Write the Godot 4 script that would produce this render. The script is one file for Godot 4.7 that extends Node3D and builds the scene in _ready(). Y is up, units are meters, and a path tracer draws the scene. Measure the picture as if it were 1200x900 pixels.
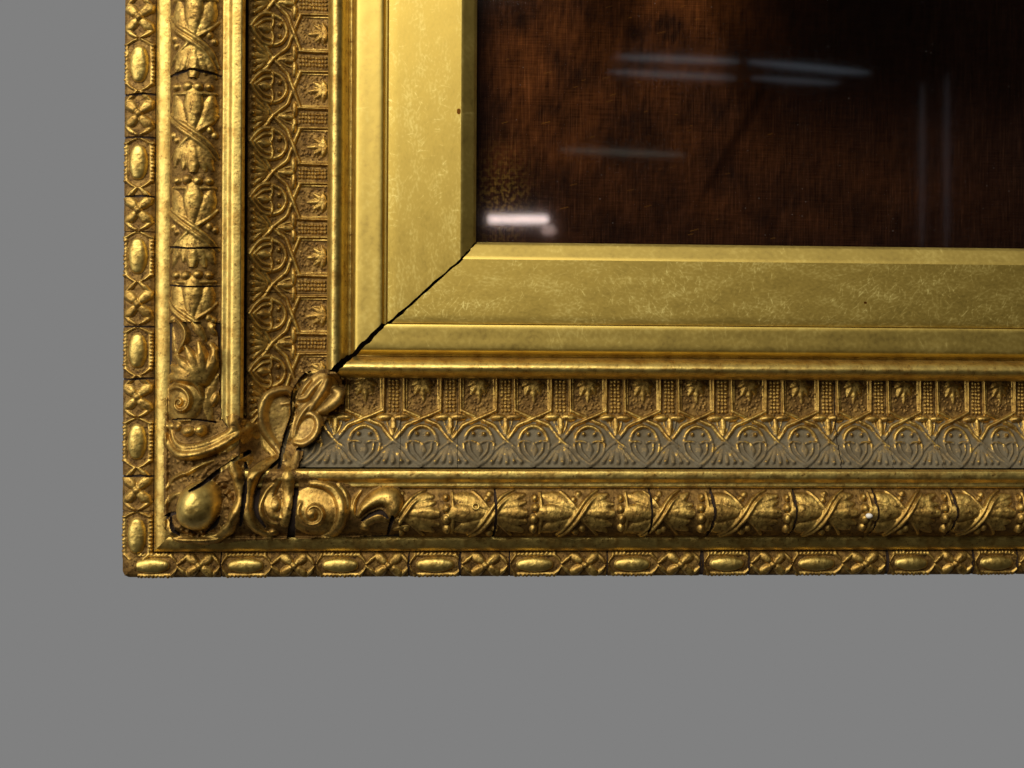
extends Node3D

# One unit of the drawing is 0.4 mm; x runs along the bottom rail, y up the left rail, z out of the wall.
const U := 0.0004
const LEFT := 0
const BOTTOM := 1
const FAR_X := 1420.0     # where the built part of the bottom rail ends
const FAR_Y := 900.0      # where the built part of the left rail ends

var used := {}
var M := {}
var rng := RandomNumberGenerator.new()
var wob := FastNoiseLite.new()

# Section of the frame: for each zone, where it lies across the left and the bottom rail, and its height.
var AT := {
	"strip": [Vector2(-1.4, 33.8), Vector2(-2.5, 26.0)],
	"fillet": [Vector2(34.6, 54.5), Vector2(26.8, 46.0)],
	"torus": [Vector2(54.5, 115.8), Vector2(46.0, 103.8)],
	"cyma": [Vector2(115.8, 142.6), Vector2(103.8, 126.4)],
	"cove": [Vector2(142.8, 232.0), Vector2(126.6, 231.0)],
	"bead": [Vector2(232.0, 257.0), Vector2(231.0, 256.0)],
	"quirk": [Vector2(257.0, 263.0), Vector2(256.0, 259.5)],
	"band": [Vector2(263.0, 297.5), Vector2(259.5, 293.8)],
	"groove": [Vector2(297.6, 304.0), Vector2(293.9, 295.2)],
	"slip": [Vector2(304.2, 389.0), Vector2(295.3, 371.5)],
	"bevel": [Vector2(389.0, 407.5), Vector2(371.5, 393.5)],
}
var HEIGHT := {
	"strip": [[0.0, 47.0], [0.12, 50.5], [0.5, 53.0], [0.86, 52.0], [1.0, 49.5]],
	"fillet": [[0.0, 48.0], [0.08, 54.0], [0.25, 58.5], [0.5, 61.0], [0.8, 62.0], [1.0, 61.0]],
	"torus": [[0.0, 60.0], [0.06, 69.0], [0.2, 80.0], [0.4, 87.5], [0.6, 88.5], [0.8, 84.0], [0.94, 78.5], [1.0, 77.5]],
	"cyma": [[0.0, 78.0], [0.06, 81.8], [0.14, 82.9], [0.22, 82.7], [0.32, 82.9], [0.42, 84.8], [0.5, 86.6], [0.62, 87.6], [0.84, 87.2], [0.94, 85.6], [1.0, 80.0]],
	"cove": [[0.0, 62.0], [0.12, 54.5], [0.25, 48.0], [0.4, 42.5], [0.55, 39.0], [0.7, 37.0], [0.85, 36.2], [1.0, 36.0]],
	"bead": [[0.0, 40.0], [0.05, 52.0], [0.18, 61.5], [0.38, 67.0], [0.58, 67.0], [0.78, 62.5], [0.92, 55.0], [1.0, 48.0]],
	"quirk": [[0.0, 47.0], [0.5, 46.0], [1.0, 48.0]],
	"band": [[0.0, 50.0], [0.06, 56.0], [0.18, 58.4], [0.6, 59.0], [0.92, 59.2], [1.0, 58.6]],
	"groove": [[0.0, 58.0], [0.12, 50.0], [0.5, 47.5], [0.9, 49.0], [1.0, 53.0]],
	"slip": [[0.0, 53.0], [0.02, 53.8], [0.5, 53.6], [1.0, 53.0]],
	"bevel": [[0.0, 52.9], [0.1, 52.4], [0.2, 51.2], [0.5, 47.4], [0.86, 42.8], [0.95, 41.0], [1.0, 38.0]],
}


# ---------------------------------------------------------------- a carved relief, drawn stroke by stroke
class Relief:
	var nx: int
	var ny: int
	var res: float
	var ox: float
	var oy: float
	var H := PackedFloat32Array()
	var B := PackedFloat32Array()   # ground that strokes stand on (empty: flat)
	var I := PackedInt32Array()
	var wrap := 0.0                 # a repeat draws each stroke again one period to either side
	var names: Array[String] = ["ground"]

	func _init(x0: float, y0: float, w: float, h: float, step: float, ground: float) -> void:
		ox = x0; oy = y0; res = step
		nx = int(round(w / step)) + 1
		ny = int(round(h / step)) + 1
		H.resize(nx * ny); H.fill(ground)
		I.resize(nx * ny); I.fill(0)

	const JOINED := ["grape", "grape_leaf", "pearl", "stipple", "dust", "thin_dust", "arch", "tulip", "palmette", "volute", "c_scroll", "round_scroll", "egg_boss", "shell_edging", "tongue"]
	var calls := 0
	var splits: Array[int] = []

	func id(called: String) -> int:
		if not called in JOINED:
			called += "#%d" % calls
		var k := names.find(called)
		if k < 0:
			names.append(called)
			k = names.size() - 1
		return k

	func put(k: int, v: float, n: int) -> void:
		var t := v + (B[k] if B.size() else 0.0)
		if t > H[k] and I[k] >= 0:
			H[k] = t
			I[k] = n

	func dome(called: String, cx: float, cy: float, rx: float, ry: float, top: float, turn := 0.0, base := 0.0, sharp := 0.5) -> void:
		calls += 1
		if wrap > 0.0:
			for s in [-wrap, wrap]:
				calls += 1
				_dome(called, cx + s, cy, rx, ry, top, turn, base, sharp)
			calls += 1
		_dome(called, cx, cy, rx, ry, top, turn, base, sharp)

	func _dome(called: String, cx: float, cy: float, rx: float, ry: float, top: float, turn: float, base: float, sharp: float) -> void:
		var n := id(called)
		var r := maxf(rx, ry)
		var c := cos(turn)
		var s := sin(turn)
		for j in range(maxi(0, int((cy - r - oy) / res)), mini(ny, int((cy + r - oy) / res) + 2)):
			for i in range(maxi(0, int((cx - r - ox) / res)), mini(nx, int((cx + r - ox) / res) + 2)):
				var x := ox + i * res - cx
				var y := oy + j * res - cy
				var t := pow((x * c + y * s) / rx, 2.0) + pow((y * c - x * s) / ry, 2.0)
				if t < 1.0:
					put(j * nx + i, base + (top - base) * pow(1.0 - t, sharp), n)

	func smooth_path(pts: Array) -> PackedVector2Array:
		var out := PackedVector2Array()
		for k in pts.size() - 1:
			var a: Vector2 = pts[maxi(k - 1, 0)]
			var b: Vector2 = pts[k]
			var c: Vector2 = pts[k + 1]
			var d: Vector2 = pts[mini(k + 2, pts.size() - 1)]
			var m := maxi(2, int(b.distance_to(c) / maxf(1.2, res * 2.0)))
			for q in m:
				out.append(b.cubic_interpolate(c, a, d, float(q) / m))
		out.append(pts[-1])
		return out

	# A rod or a leaf along a curve. radius: [width along its length], top: [height along its length];
	# vein > 0 cuts a midrib, ribs > 0 scores it across like a leaf, shape 0 round, 1 flat with soft edges, 2 keeled.
	func stroke(called: String, pts: Array, radius: Array, top: Array, vein := 0.0, shape := 0, ribs := 0.0, base := 0.0) -> void:
		calls += 1
		if wrap > 0.0:
			for s in [-wrap, wrap]:
				calls += 1
				var moved := []
				for p in pts:
					moved.append(p + Vector2(s, 0))
				_stroke(called, moved, radius, top, vein, shape, ribs, base)
			calls += 1
		_stroke(called, pts, radius, top, vein, shape, ribs, base)

	func along(a: Array, t: float) -> float:
		if a.size() == 1:
			return a[0]
		var f := clampf(t, 0.0, 1.0) * (a.size() - 1)
		var k := mini(int(f), a.size() - 2)
		return lerpf(a[k], a[k + 1], f - k)

	func _stroke(called: String, pts: Array, radius: Array, top: Array, vein: float, shape: int, ribs: float, base: float) -> void:
		var n := id(called)
		var p := smooth_path(pts)
		var total := 0.0
		for k in p.size() - 1:
			total += p[k].distance_to(p[k + 1])
		var run := 0.0
		var best := {}
		for k in p.size() - 1:
			var a := p[k]
			var d := p[k + 1] - a
			var len := d.length()
			if len < 1e-5:
				continue
			var rmax := maxf(along(radius, run / total), along(radius, (run + len) / total))
			var lo := Vector2(minf(a.x, p[k + 1].x), minf(a.y, p[k + 1].y)) - Vector2(rmax, rmax)
			var hi := Vector2(maxf(a.x, p[k + 1].x), maxf(a.y, p[k + 1].y)) + Vector2(rmax, rmax)
			if hi.x < ox or lo.x > ox + (nx - 1) * res:
				run += len
				continue
			for j in range(maxi(0, int((lo.y - oy) / res)), mini(ny, int((hi.y - oy) / res) + 2)):
				for i in range(maxi(0, int((lo.x - ox) / res)), mini(nx, int((hi.x - ox) / res) + 2)):
					var q := Vector2(ox + i * res, oy + j * res)
					var u := clampf((q - a).dot(d) / (len * len), 0.0, 1.0)
					var off := q - (a + d * u)
					var w := (run + u * len) / total
					var r := along(radius, w)
					var t := off.length() / maxf(r, 0.01)
					if t < 1.0:
						var f := sqrt(1.0 - t * t)
						if shape == 1:
							f = smoothstep(1.0, 0.55, t)
						elif shape == 2:
							f = (1.0 - t) * 0.8 + 0.2 * f
						if vein > 0.0:
							f -= vein * exp(-t * t * 40.0)
						if ribs > 0.0:
							f -= 0.13 * (0.5 + 0.5 * sin(w * ribs * TAU + t * 3.0)) * smoothstep(0.1, 0.4, t)
						var v := base + (along(top, w) - base) * f
						var key := j * nx + i
						if not best.has(key) or best[key] < v:
							best[key] = v
			run += len
		for key in best:
			put(key, best[key], n)

	func crack(pts: Array, half: Array, deep := 0.0) -> void:
		var n := -1
		if deep > 0.0:
			n = names.size()
			names.append("crack#%d" % n)
			splits.append(n)
		var p := smooth_path(pts)
		var total := 0.0
		for k in p.size() - 1:
			total += p[k].distance_to(p[k + 1])
		var run := 0.0
		for k in p.size() - 1:
			var a := p[k]
			var d := p[k + 1] - a
			var len := maxf(d.length(), 1e-4)
			for j in range(maxi(0, int((minf(a.y, p[k + 1].y) - 5.0 - oy) / res)), mini(ny, int((maxf(a.y, p[k + 1].y) + 5.0 - oy) / res) + 2)):
				for i in range(maxi(0, int((minf(a.x, p[k + 1].x) - 5.0 - ox) / res)), mini(nx, int((maxf(a.x, p[k + 1].x) + 5.0 - ox) / res) + 2)):
					var q := Vector2(ox + i * res, oy + j * res)
					var u := clampf((q - a).dot(d) / (len * len), 0.0, 1.0)
					if q.distance_to(a + d * u) < along(half, (run + u * len) / total):
						if n >= 0 and I[j * nx + i] >= 0 and not I[j * nx + i] in splits:
							H[j * nx + i] -= deep
						if n < 0 or I[j * nx + i] >= 0:
							I[j * nx + i] = n
			run += len

	func soften(times: int) -> void:
		for t in times:
			var G := H.duplicate()
			for j in range(1, ny - 1):
				for i in range(1, nx - 1):
					var k := j * nx + i
					H[k] = 0.36 * G[k] + 0.12 * (G[k - 1] + G[k + 1] + G[k - nx] + G[k + nx]) + 0.04 * (G[k - nx - 1] + G[k - nx + 1] + G[k + nx - 1] + G[k + nx + 1])

	func flatten(share: float) -> void:
		for k in H.size():
			H[k] *= share

	func roughen(noise: FastNoiseLite, much: float, shift: float) -> void:
		for j in ny:
			for i in nx:
				H[j * nx + i] += much * noise.get_noise_2d((ox + i * res) * 4.0 + shift, (oy + j * res) * 4.0)


# ---------------------------------------------------------------- naming and committing
func numbered(called: String) -> String:
	used[called] = used.get(called, -1) + 1
	return called if used[called] == 0 else "%s_%03d" % [called, used[called]]


func thing(called: String, label: String, category: String, group := "") -> Node3D:
	var o := Node3D.new()
	o.name = numbered(called)
	o.set_meta("label", label)
	o.set_meta("category", category)
	if group:
		o.set_meta("group", group)
	add_child(o, true)
	return o


func part(called: String, parent: Node) -> Node3D:
	var o := Node3D.new()
	o.name = numbered(called)
	parent.add_child(o, true)
	return o


func put_mesh(called: String, m: Mesh, mat: Material, parent: Node = self, at := Vector3.ZERO) -> MeshInstance3D:
	var o := MeshInstance3D.new()
	o.name = numbered(called)
	o.mesh = m
	o.material_override = mat
	o.position = at
	parent.add_child(o, true)
	return o


func grid_mesh(P: PackedVector3Array, UV: PackedVector2Array, nx: int, ny: int, turn_to := Vector3(0, 0, 1)) -> ArrayMesh:
	var N := PackedVector3Array()
	N.resize(P.size())
	for j in ny:
		for i in nx:
			var k := j * nx + i
			var a := P[j * nx + mini(i + 1, nx - 1)] - P[j * nx + maxi(i - 1, 0)]
			var b := P[mini(j + 1, ny - 1) * nx + i] - P[maxi(j - 1, 0) * nx + i]
			var n := a.cross(b).normalized()
			N[k] = n if n.dot(turn_to) >= 0.0 else -n
	var T := PackedInt32Array()
	for j in ny - 1:
		for i in nx - 1:
			var a := j * nx + i
			tri(T, P, N, a, a + 1, a + nx)
			tri(T, P, N, a + 1, a + nx + 1, a + nx)
	return arrays(P, N, T, UV)


func tri(T: PackedInt32Array, P: PackedVector3Array, N: PackedVector3Array, a: int, b: int, c: int) -> void:
	if (P[b] - P[a]).cross(P[c] - P[a]).dot(N[a] + N[b] + N[c]) > 0.0:
		T.append(a); T.append(c); T.append(b)
	else:
		T.append(a); T.append(b); T.append(c)


func arrays(P: PackedVector3Array, N: PackedVector3Array, T: PackedInt32Array, UV := PackedVector2Array()) -> ArrayMesh:
	var A := []
	A.resize(Mesh.ARRAY_MAX)
	A[Mesh.ARRAY_VERTEX] = P
	A[Mesh.ARRAY_NORMAL] = N
	A[Mesh.ARRAY_INDEX] = T
	if UV.size():
		A[Mesh.ARRAY_TEX_UV] = UV
	var m := ArrayMesh.new()
	m.add_surface_from_arrays(Mesh.PRIMITIVE_TRIANGLES, A)
	return m


# Cuts a relief into one mesh per thing drawn on it. P holds the mapped points, deep the points of a skirt below them.
func cut(r: Relief, P: PackedVector3Array, deep: PackedVector3Array) -> Dictionary:
	var nx := r.nx
	var ny := r.ny
	var N := PackedVector3Array()
	N.resize(P.size())
	for j in ny:
		for i in nx:
			var a := P[j * nx + mini(i + 1, nx - 1)] - P[j * nx + maxi(i - 1, 0)]
			var b := P[mini(j + 1, ny - 1) * nx + i] - P[maxi(j - 1, 0) * nx + i]
			var n := a.cross(b).normalized()
			N[j * nx + i] = n if n.z >= 0.0 else -n
	var tag := PackedInt32Array()
	tag.resize((nx - 1) * (ny - 1))
	var I := r.I
	for j in ny - 1:
		for i in nx - 1:
			var a := j * nx + i
			var p := I[a]
			var q := I[a + 1]
			var s := I[a + nx]
			var t := I[a + nx + 1]
			var v := p
			if mini(mini(p, q), mini(s, t)) < 0:
				v = -1
			elif r.splits.size() and maxi(maxi(p, q), maxi(s, t)) >= r.splits[0]:
				v = maxi(maxi(p, q), maxi(s, t))
			elif q == s or q == t:
				v = q
			elif s == t:
				v = s
			tag[j * (nx - 1) + i] = v
	var out := {}
	for n in r.names.size():
		var vp := PackedVector3Array()
		var vn := PackedVector3Array()
		var T := PackedInt32Array()
		var seen := {}
		for j in ny - 1:
			for i in nx - 1:
				if tag[j * (nx - 1) + i] != n:
					continue
				var c := [j * nx + i, j * nx + i + 1, (j + 1) * nx + i + 1, (j + 1) * nx + i]
				var e := []
				for k: int in c:
					if not seen.has(k):
						seen[k] = vp.size()
						vp.append(P[k])
						vn.append(N[k])
					e.append(seen[k])
				if (i + j) % 2:
					tri(T, vp, vn, e[0], e[1], e[2])
					tri(T, vp, vn, e[0], e[2], e[3])
				else:
					tri(T, vp, vn, e[0], e[1], e[3])
					tri(T, vp, vn, e[1], e[2], e[3])
				# a side face wherever the casting ends
				for side in 4:
					var oi: int = i + [0, 1, 0, -1][side]
					var oj: int = j + [-1, 0, 1, 0][side]
					if oi >= 0 and oj >= 0 and oi < nx - 1 and oj < ny - 1 and tag[oj * (nx - 1) + oi] >= 0:
						continue
					var a: int = c[side]
					var b: int = c[(side + 1) % 4]
					var inner := (P[c[(side + 2) % 4]] + P[c[(side + 3) % 4]] - P[a] - P[b])
					var edge := P[b] - P[a]
					var nn := edge.cross(P[a] - deep[a]).normalized()
					if nn.dot(inner) > 0.0:
						nn = -nn
					var s0 := vp.size()
					for v in [P[a], P[b], deep[a], deep[b]]:
						vp.append(v)
						vn.append(nn)
					tri(T, vp, vn, s0, s0 + 1, s0 + 2)
					tri(T, vp, vn, s0 + 1, s0 + 3, s0 + 2)
		if T.size():
			out[r.names[n]] = arrays(vp, vn, T)
	return out


# ---------------------------------------------------------------- the section of the moulding
func height(zone: String, q: float) -> float:
	var K: Array = HEIGHT[zone]
	q = clampf(q, 0.0, 1.0)
	for k in K.size() - 1:
		if q <= K[k + 1][0] or k == K.size() - 2:
			var a = K[maxi(k - 1, 0)]
			var b = K[k]
			var c = K[k + 1]
			var d = K[mini(k + 2, K.size() - 1)]
			var h: float = c[0] - b[0]
			var m0: float = (c[1] - a[1]) / (c[0] - a[0])
			var m1: float = (d[1] - b[1]) / (d[0] - b[0])
			var t: float = (q - b[0]) / h
			return (2 * t * t * t - 3 * t * t + 1) * b[1] + (t * t * t - 2 * t * t + t) * h * m0 + (3 * t * t - 2 * t * t * t) * c[1] + (t * t * t - t * t) * h * m1
	return 0.0


func across(rail: int, zone: String, q: float) -> float:
	var a: Vector2 = AT[zone][rail]
	return lerpf(a.x, a.y, q)


func place(rail: int, u: float, w: float, z: float) -> Vector3:
	return Vector3(w, u, z) * U if rail == LEFT else Vector3(u, w, z) * U


# Height of the plain moulding anywhere near the corner.
func ground_at(x: float, y: float) -> float:
	# which rail: the mitre runs through the corners of the zones
	var zl := section_height(LEFT, x)
	var zb := section_height(BOTTOM, y)
	return zl.y if zl.x < zb.x else zb.y


func section_height(rail: int, w: float) -> Vector2:
	var k := 0.0
	for zone in ["strip", "fillet", "torus", "cyma", "cove", "bead"]:
		var a: Vector2 = AT[zone][rail]
		if w <= a.y or zone == "bead":
			var q := clampf((w - a.x) / (a.y - a.x), 0.0, 1.0)
			return Vector2(k + q, height(zone, q))
		k += 1.0
	return Vector2(k, 40.0)


func sweep(called: String, rail: int, zones: Array, mat: Material, parent: Node, opts := {}) -> void:
	var rows := []
	var steps: int = opts.get("steps", 12)
	for zone in zones:
		for s in steps + 1:
			var q := float(s) / steps
			rows.append([zone, q])
	if opts.has("side"):
		rows.push_front(["side", 0.0])
	var ncol: int = opts.get("columns", 90)
	var far: float = opts.get("far", FAR_Y if rail == LEFT else FAR_X)
	var P := PackedVector3Array()
	var UV := PackedVector2Array()
	var arc := 0.0
	var last := Vector2.ZERO
	for r in rows.size():
		var zone: String = rows[r][0]
		var q: float = rows[r][1]
		var z := 0.0
		var w: float
		var other: float
		if zone == "side":
			w = across(rail, "strip", 0.0)
			other = across(1 - rail, "strip", 0.0)
		else:
			w = across(rail, zone, q)
			other = across(1 - rail, zone, q)
			z = height(zone, q) + opts.get("sink", 0.0)
		if r > 0:
			arc += last.distance_to(Vector2(w, z))
		last = Vector2(w, z)
		var gap := 0.0
		if opts.has("gap"):
			var g: Array = opts.gap
			gap = lerpf(g[0], g[1], float(r) / (rows.size() - 1))
		for c in ncol + 1:
			var f := float(c) / ncol
			var u := lerpf(other + gap, far, pow(f, 1.15))
			var dz: float = opts.get("wobble", 0.35) * wob.get_noise_2d(u * 1.4 + rail * 500.0, w * 2.0)
			if gap != 0.0 and c == 0:
				u += 2.4 * wob.get_noise_2d(w * 9.0, 77.0)
			# the outer corner is worn round
			var ux := 7.6 - (w if rail == LEFT else u)
			var uy := 6.5 - (u if rail == LEFT else w)
			var away := sqrt(ux * ux + uy * uy)
			if ux > 0.0 and uy > 0.0 and away > 9.0:
				P.append(Vector3(7.6 - ux * 9.0 / away, 6.5 - uy * 9.0 / away, z + dz) * U)
			else:
				P.append(place(rail, u, w, z + dz))
			UV.append(Vector2(u / 1450.0 * 0.98, (arc + 100.0 * rail) / 200.0))
	put_mesh(called, grid_mesh(P, UV, ncol + 1, rows.size()), mat, parent)


# Maps a relief that is drawn along x and across y (0 the inner, depth the outer edge of the zone) onto a rail.
func onto_rail(r: Relief, rail: int, zone: String, depth: float, skirt := 2.5) -> Dictionary:
	var P := PackedVector3Array()
	var D := PackedVector3Array()
	for j in r.ny:
		var q := 1.0 - (r.oy + j * r.res) / depth
		var w := across(rail, zone, q)
		var z := height(zone, q)
		var q0 := clampf(q - 0.02, 0.0, 1.0)
		var q1 := clampf(q + 0.02, 0.0, 1.0)
		var t := Vector2(across(rail, zone, q1) - across(rail, zone, q0), height(zone, q1) - height(zone, q0)).normalized()
		var n := Vector2(-t.y, t.x)
		for i in r.nx:
			var h := r.H[j * r.nx + i]
			var u := (r.ox + i * r.res) * (-1.0 if rail == LEFT else 1.0)
			P.append(place(rail, u, w + n.x * h, z + n.y * h))
			D.append(place(rail, u, w + n.x * (h - skirt), z + n.y * (h - skirt)))
	return cut(r, P, D)


func lay(pieces: Dictionary, rail: int, u: float, stretch: float, look: Dictionary, parent: Node) -> void:
	for key: String in pieces:
		var called := key.get_slice("#", 0)
		var o := put_mesh(called, pieces[key], M[look.get(called, "cast_gold")], parent, place(rail, u, 0.0, 0.0))
		if called in ["grape", "pearl", "dust", "thin_dust"]:
			o.set_meta("kind", "stuff")
		o.scale = Vector3(1, stretch, 1) if rail == LEFT else Vector3(stretch, 1, 1)


# ---------------------------------------------------------------- the repeats
func cove_tile(seed_: int) -> Relief:
	rng.seed = seed_
	var j := func(a: float) -> float: return rng.randf_range(-a, a)
	var r := Relief.new(-24.5, 0.0, 65.0, 104.0, 0.5, 0.9)
	r.wrap = 65.0
	var s := 32.5
	# stippled grapes behind the leaf
	for k in 46:
		var p := Vector2(rng.randf_range(-17, 17), rng.randf_range(3, 38))
		if p.y < 38.0 - absf(p.x) * 0.1:
			r.dome("grape", p.x, p.y, 1.5, 1.5, rng.randf_range(2.0, 3.0))
	# the leaf
	for lobe in [[Vector2(0, 3), Vector2(-6, 6), Vector2(-12, 8 + j.call(1.5))], [Vector2(0, 3), Vector2(6, 6), Vector2(13, 9 + j.call(1.5))], [Vector2(0, 6), Vector2(-5, 12), Vector2(-9, 20 + j.call(1.5))], [Vector2(0, 6), Vector2(6, 13), Vector2(9, 19 + j.call(1.5))], [Vector2(0, 1), Vector2(0.5, 12), Vector2(1 + j.call(2.0), 28)]]:
		r.stroke("grape_leaf", lobe, [3.6, 6.6, 6.0, 3.4, 1.2], [5.0, 6.0, 6.2, 5.0, 3.0], 0.3, 2, 4.0)
	# bars on both sides of the panel
	for side in [-1.0, 1.0]:
		r.stroke("panel_bar", [Vector2(side * 21.5, 0), Vector2(side * 21.3, 20), Vector2(side * 21, 40)], [1.9], [4.6, 5.0, 4.6])
		r.stroke("panel_bar", [Vector2(side * 18.2, 0), Vector2(side * 18.2, 36)], [0.9], [2.7])
	# beads in the strip between panels
	for c in [-4.2, 0.0, 4.2]:
		for k in 9:
			r.dome("pearl", s + c + j.call(0.4), 3.2 + k * 4.4 + j.call(0.4), 1.8, 1.9, 3.7 + j.call(0.5))
	# interlaced ribbons, the second over the first
	for side in [-1.0, 1.0]:
		var under: bool = side < 0.0
		var pts := []
		for p in [[21, 38], [13, 42], [4, 46], [-8, 51.5], [-18, 56], [-23.5, 63], [-32.5, 74], [-43, 82], [-51, 90], [-57, 96], [-61, 101]]:
			pts.append(Vector2(side * p[0], p[1]))
		var tops := [4.8, 5.0, 3.2, 4.8, 5.2, 5.0, 5.6, 4.4, 4.0, 3.8, 3.6] if under else [4.8, 5.4, 6.4, 5.6, 5.2, 5.0, 3.6, 4.4, 4.0, 3.8, 3.6]
		r.stroke("ribbon", pts, [2.6, 2.8, 2.9, 2.9, 2.8, 2.7, 2.6, 2.5, 2.4, 2.3, 1.9], tops, 0.2)
	# trefoil between the ribbons
	for side in [-1.0, 1.0]:
		r.dome("lozenge_leaf", s + side * 9.5, 46.5 + j.call(0.8), 9.4, 4.4, 6.0, side * 0.06)
		r.stroke("ribbon", [Vector2(s + side * 7.5, 50), Vector2(s + side * 5.5, 58), Vector2(s + side * 1.0, 68.5)], [1.0], [3.2])
	r.stroke("bud", [Vector2(s, 49), Vector2(s, 58), Vector2(s, 67)], [3.6, 4.2, 1.2], [4.8, 5.8, 3.8], 0.35)
	# arch with two beads
	r.stroke("arch", [Vector2(-17, 74), Vector2(-13.5, 65), Vector2(-7, 59), Vector2(0, 57), Vector2(7, 59), Vector2(13.5, 65), Vector2(17, 74)], [2.9], [3.6, 5.0, 5.2, 5.0, 3.6])
	r.stroke("arch", [Vector2(-16, 75.5), Vector2(-9, 74.5), Vector2(-3.5, 76)], [2.0], [4.8, 4.2])
	r.stroke("arch", [Vector2(16, 75.5), Vector2(9, 74.5), Vector2(3.5, 76)], [2.0], [4.8, 4.2])
	for side in [-1.0, 1.0]:
		r.dome("pearl", side * 6.3, 66, 2.9, 2.9, 5.8)
		r.stroke("tulip", [Vector2(side * 11, 78), Vector2(side * 9.5, 86), Vector2(side * 4, 93), Vector2(0, 97.5)], [2.1], [4.2])
		r.stroke("tulip", [Vector2(side * 18, 78), Vector2(side * 16, 88), Vector2(side * 9, 96), Vector2(0, 102)], [2.6], [4.8])
	r.stroke("tulip", [Vector2(0, 77), Vector2(0, 86), Vector2(0, 93)], [2.6, 5.6, 1.2], [4.0, 4.8, 3.2], 0.4)
	# palmette at the foot
	for a in [[0.0, 99.0, 4.4], [-8.5, 98.0, 3.8], [8.5, 98.0, 3.8], [-16.5, 98.5, 3.2], [16.5, 98.5, 3.2]]:
		r.stroke("palmette", [Vector2(s + a[0] * 0.15, 80), Vector2(s + a[0] * 0.55, 88), Vector2(s + a[0], a[1] - 1.0)], [1.2, a[2], a[2] * 0.8], [3.6, 4.8, 5.2], 0.3)
		r.dome("palmette", s + a[0] * 1.05, a[1], 3.3, 2.7, 6.0 + j.call(0.6))
	r.soften(3)
	r.flatten(0.85)
	r.roughen(wob, 0.25, seed_ * 91.0)
	return r


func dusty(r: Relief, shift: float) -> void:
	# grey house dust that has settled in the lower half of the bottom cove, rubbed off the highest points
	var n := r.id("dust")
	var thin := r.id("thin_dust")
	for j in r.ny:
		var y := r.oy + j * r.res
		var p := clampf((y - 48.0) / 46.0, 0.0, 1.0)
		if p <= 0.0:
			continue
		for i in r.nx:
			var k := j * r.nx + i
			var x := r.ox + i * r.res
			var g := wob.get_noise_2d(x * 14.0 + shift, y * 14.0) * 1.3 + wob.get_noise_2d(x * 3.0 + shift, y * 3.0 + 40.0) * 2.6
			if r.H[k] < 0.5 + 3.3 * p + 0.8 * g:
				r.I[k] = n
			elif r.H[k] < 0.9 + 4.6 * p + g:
				r.I[k] = thin


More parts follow.
